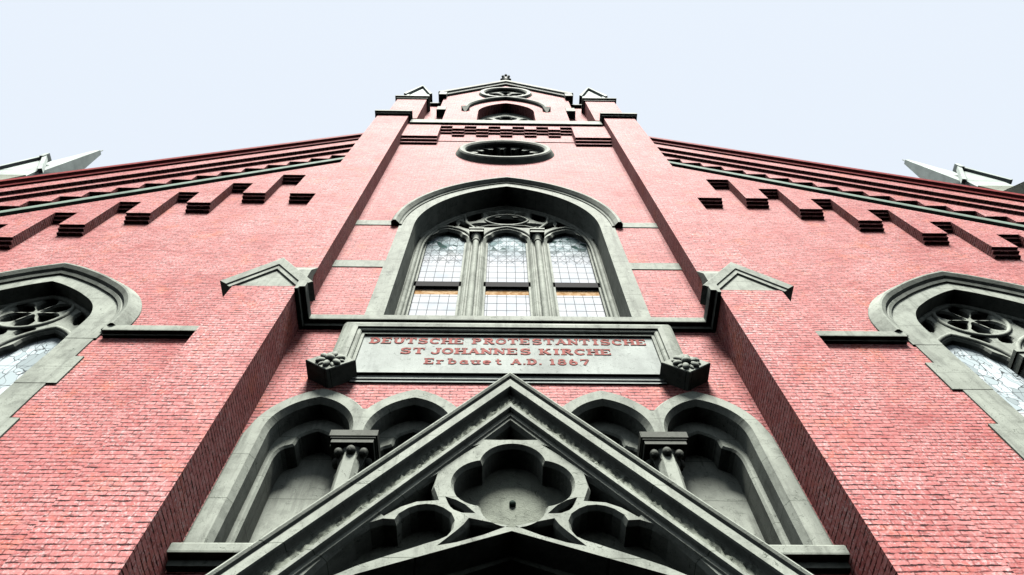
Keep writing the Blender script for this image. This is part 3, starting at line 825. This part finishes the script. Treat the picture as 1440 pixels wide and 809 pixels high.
# lettering: slab serif strokes
V, Th = .26, .13
def S(*p, w=V): return ('s', p, w)
def cur(cx, cy, rx, ry, a0, a1, w=V, n=12): return ('s', tuple((cx + rx * math.cos(rad(a0 + (a1 - a0) * i / n)), cy + ry * math.sin(rad(a0 + (a1 - a0) * i / n))) for i in range(n + 1)), w)
def stem(x, y0=0, y1=1): return [S((x, y0), (x, y1))]
def ser(x, y, h=.24): return S((x - h, y), (x + h, y), w=.12)
def st(x, y0=0., y1=1., b=True, t=True): return stem(x, y0, y1) + ([ser(x, y0 + .06)] if b else []) + ([ser(x, y1 - .06)] if t else [])
def hb(x0, x1, y, w=Th): return S((x0, y), (x1, y), w=w)
GL = {
 'D': st(.25) + [cur(.38, .5, .46, .44, -90, 90)],
 'E': st(.22) + [hb(.2, .85, .94), hb(.2, .65, .5), hb(.2, .85, .06), S((.85, .7), (.85, 1), w=.11), S((.85, 0), (.85, .3), w=.11)],
 'U': st(.2, .35, 1, False) + st(.82, .35, 1, False) + [cur(.51, .4, .31, .34, 180, 360, .2)],
 'T': st(.5, 0, 1, True, False) + [hb(.05, .95, .94), S((.08, .68), (.08, 1), w=.11), S((.92, .68), (.92, 1), w=.11)],
 'S': [cur(.5, .72, .32, .22, 20, 270, .2), cur(.5, .28, .34, .22, 90, -160, .2), S((.84, .72), (.84, 1), w=.1), S((.15, 0), (.15, .3), w=.1)],
 'C': [cur(.52, .5, .38, .43, 40, 320, .22), S((.86, .65), (.86, 1), w=.1)],
 'H': st(.2) + st(.82) + [hb(.2, .82, .5)],
 'P': st(.25) + [cur(.42, .72, .36, .22, -90, 90, .2), hb(.25, .45, .94), hb(.25, .45, .5)],
 'R': st(.22) + [cur(.42, .74, .34, .20, -90, 90, .2), hb(.25, .45, .94), hb(.25, .45, .52), S((.5, .5), (.82, .04), w=.24), ser(.85, .06, .15)],
 'O': [cur(.5, .5, .37, .42, 0, 360, .22, 20)],
 'A': [S((.18, .05), (.48, .97), w=.14), S((.84, .05), (.52, .97), w=.26), hb(.28, .72, .34), ser(.16, .06, .17), ser(.84, .06, .18)],
 'N': st(.2, b=True, t=False) + [S((.14, .97), (.84, .05), w=.24), S((.84, 0), (.84, 1), w=.14), ser(.84, .94, .18), ser(.1, .94, .12)],
 'I': st(.5), 'J': st(.6, .25, 1, False) + [cur(.36, .26, .26, .22, 0, -190, .18)],
 'K': st(.22) + [S((.36, .45), (.8, .95), w=.14), S((.42, .55), (.85, .05), w=.26), ser(.82, .94, .17), ser(.85, .06, .17)],
 '1': st(.5, t=False) + [S((.28, .8), (.5, .97), w=.12)],
 '8': [cur(.5, .75, .26, .2, 0, 360, .17, 16), cur(.5, .27, .32, .23, 0, 360, .2, 16)],
 '6': [cur(.5, .3, .3, .25, 0, 360, .2, 16), cur(.56, .42, .36, .52, 95, 185, .2)],
 '7': [hb(.12, .88, .92, .18), S((.82, .9), (.42, 0), w=.24), S((.14, .7), (.14, 1), w=.1)],
 'r': st(.3, 0, .68) + [cur(.56, .42, .22, .2, 40, 150, .16)],
 'b': st(.25, 0, 1.0, False) + [cur(.5, .34, .3, .28, 0, 360, .18, 16)],
 'a': [cur(.45, .28, .27, .22, 0, 360, .17, 14), S((.75, 0), (.75, .62), w=.22), ser(.84, .05, .12), cur(.5, .48, .25, .16, 20, 150, .13)],
 'u': st(.25, .22, .68, False) + st(.75, 0, .68) + [cur(.5, .24, .25, .2, 180, 360, .16)],
 'e': [cur(.5, .34, .3, .28, 0, 315, .19, 16), hb(.24, .8, .36, .1)],
 't': [S((.45, .15), (.45, .95), w=.22), hb(.2, .75, .64, .11), cur(.62, .18, .18, .14, 180, 320, .14)],
 '.': [S((.5, .0), (.5, .18), w=.22)],
}
def text(line, x0, x1, z0, z1):
    adv = [.55 if c == ' ' else (.42 if c == '.' else (.78 if c in 'IJ1' else 1.08)) for c in line]
    sx = (x1 - x0) / (sum(adv) - .06); h = z1 - z0; x = x0
    dep = .0
    for c, a in zip(line, adv):
        bm = bmesh.new()
        for j, (_, pts, w) in enumerate(GL.get(c, [])):
            off = (.5 * a / 1.0 - .5) if c in 'IJ1.' else 0
            P = [(x + (px + off) * sx, z0 + pz * h) for px, pz in pts]
            asp = w * sx * .5
            y = -.108 - .0006 * j
            nn = normals(P, False)
            L = []; R = []
            for p, n in zip(P, nn):
                wx_ = asp if True else 0; wz = min(asp, w * h * .55)
                L.append((p[0] + n.x * wx_, p[1] + n.y * wz)); R.append((p[0] - n.x * wx_, p[1] - n.y * wz))
            lo = [bm.verts.new((q[0], y, q[1])) for q in L + R[::-1]]; hi = [bm.verts.new((q[0], -.099, q[1])) for q in L + R[::-1]]
            n = len(P)
            for i in range(n - 1): bm.faces.new((lo[i], lo[i + 1], lo[2 * n - 2 - i], lo[2 * n - 1 - i]))
            for i in range(2 * n): bm.faces.new((lo[i], lo[(i + 1) % (2 * n)], hi[(i + 1) % (2 * n)], hi[i]))
        if c in GL: pq('letter', bm, LETTER, par=PANEL)
        else: bm.free()
        x += a * sx
for row in (('DEUTSCHE PROTESTANTISCHE', -2.33, 2.33, 11.96, 12.145), ('ST JOHANNES KIRCHE', -1.78, 1.70, 11.63, 11.815), ('Erbauet A.D. 1867', -1.35, 1.31, 11.315, 11.485)):
    text(*row)

# ------------------------------------------------------------------ nave roof
bm = bmesh.new()
for s in (-1, 1):
    p = [(s * .01, zr(0) - .1), (s * 14.9, zr(14.9) - .1)] if s > 0 else [(s * 14.9, zr(14.9) - .1), (s * .01, zr(0) - .1)]
    sweep(bm, p, [(-.3, 7.6), (-.12, 7.6), (-.12, 21.9), (-.3, 21.9), (-.3, 7.6)])
obj('nave_roof', bm, SLATE, CH)

# ------------------------------------------------------------------ sky, sun, camera
EL, AZ = 57., 0.        # sun stands high in front of the facade behind thin cloud
w = bpy.data.worlds.new('World'); sc.world = w; w.use_nodes = True
t = w.node_tree; bg = t.nodes['Background']
sky = t.nodes.new('ShaderNodeTexSky'); sky.sky_type = 'NISHITA'; sky.sun_disc = False
sky.sun_elevation = rad(EL); sky.sun_rotation = rad(180 + AZ); sky.air_density = 1; sky.dust_density = 2
mx = t.nodes.new('ShaderNodeMix'); mx.data_type = 'RGBA'; mx.inputs[0].default_value = .985
mx.inputs[7].default_value = (2.05, 2.23, 2.46, 1)      # even cloud sheet
t.links.new(sky.outputs[0], mx.inputs[6])
# an overcast sky is brightest overhead and falls off towards the horizon
tcw = t.nodes.new('ShaderNodeTexCoord'); sxw = t.nodes.new('ShaderNodeSeparateXYZ'); mr = t.nodes.new('ShaderNodeMapRange')
t.links.new(tcw.outputs['Generated'], sxw.inputs[0]); t.links.new(sxw.outputs[2], mr.inputs[0])
mr.inputs[1].default_value = 0; mr.inputs[2].default_value = .70; mr.inputs[3].default_value = .46; mr.inputs[4].default_value = 1
mg = t.nodes.new('ShaderNodeVectorMath'); mg.operation = 'SCALE'
t.links.new(mx.outputs[2], mg.inputs[0]); t.links.new(mr.outputs[0], mg.inputs['Scale'])
t.links.new(mg.outputs[0], bg.inputs[0])
bg.inputs[1].default_value = .1
sd = bpy.data.lights.new('sun', 'SUN'); sd.energy = 4.1; sd.angle = rad(20); sd.color = (1, .965, .92)
so = bpy.data.objects.new('sun', sd); COL.objects.link(so)
so.rotation_euler = (rad(90 - EL), 0, rad(AZ))
cam = bpy.data.cameras.new('camera'); co = bpy.data.objects.new('camera', cam); COL.objects.link(co)
cam.sensor_width = 36; cam.lens = 25.0; cam.clip_end = 3000; cam.clip_start = .05
th, roll_, yaw = 1.13287793, -.02239713, .0347017
f = Vector((math.sin(yaw) * math.cos(th), math.cos(yaw) * math.cos(th), math.sin(th)))
r = Vector((math.cos(yaw), -math.sin(yaw), 0)); u = r.cross(f)
c_, s_ = math.cos(roll_), math.sin(roll_)
r2 = r * c_ + u * s_; u2 = -r * s_ + u * c_
M = Matrix((r2, u2, -f)).transposed().to_4x4(); M.translation = Vector((-.12392, -6, 1.6))
co.matrix_world = M
sc.camera = co
vs = sc.view_settings
vs.view_transform = 'Standard'; vs.look = 'None'; vs.exposure = 2.0; vs.gamma = 1; vs.use_curve_mapping = False
sc.render.resolution_x, sc.render.resolution_y = 1024, 575
sc.cycles.max_bounces = 5; sc.cycles.diffuse_bounces = 0
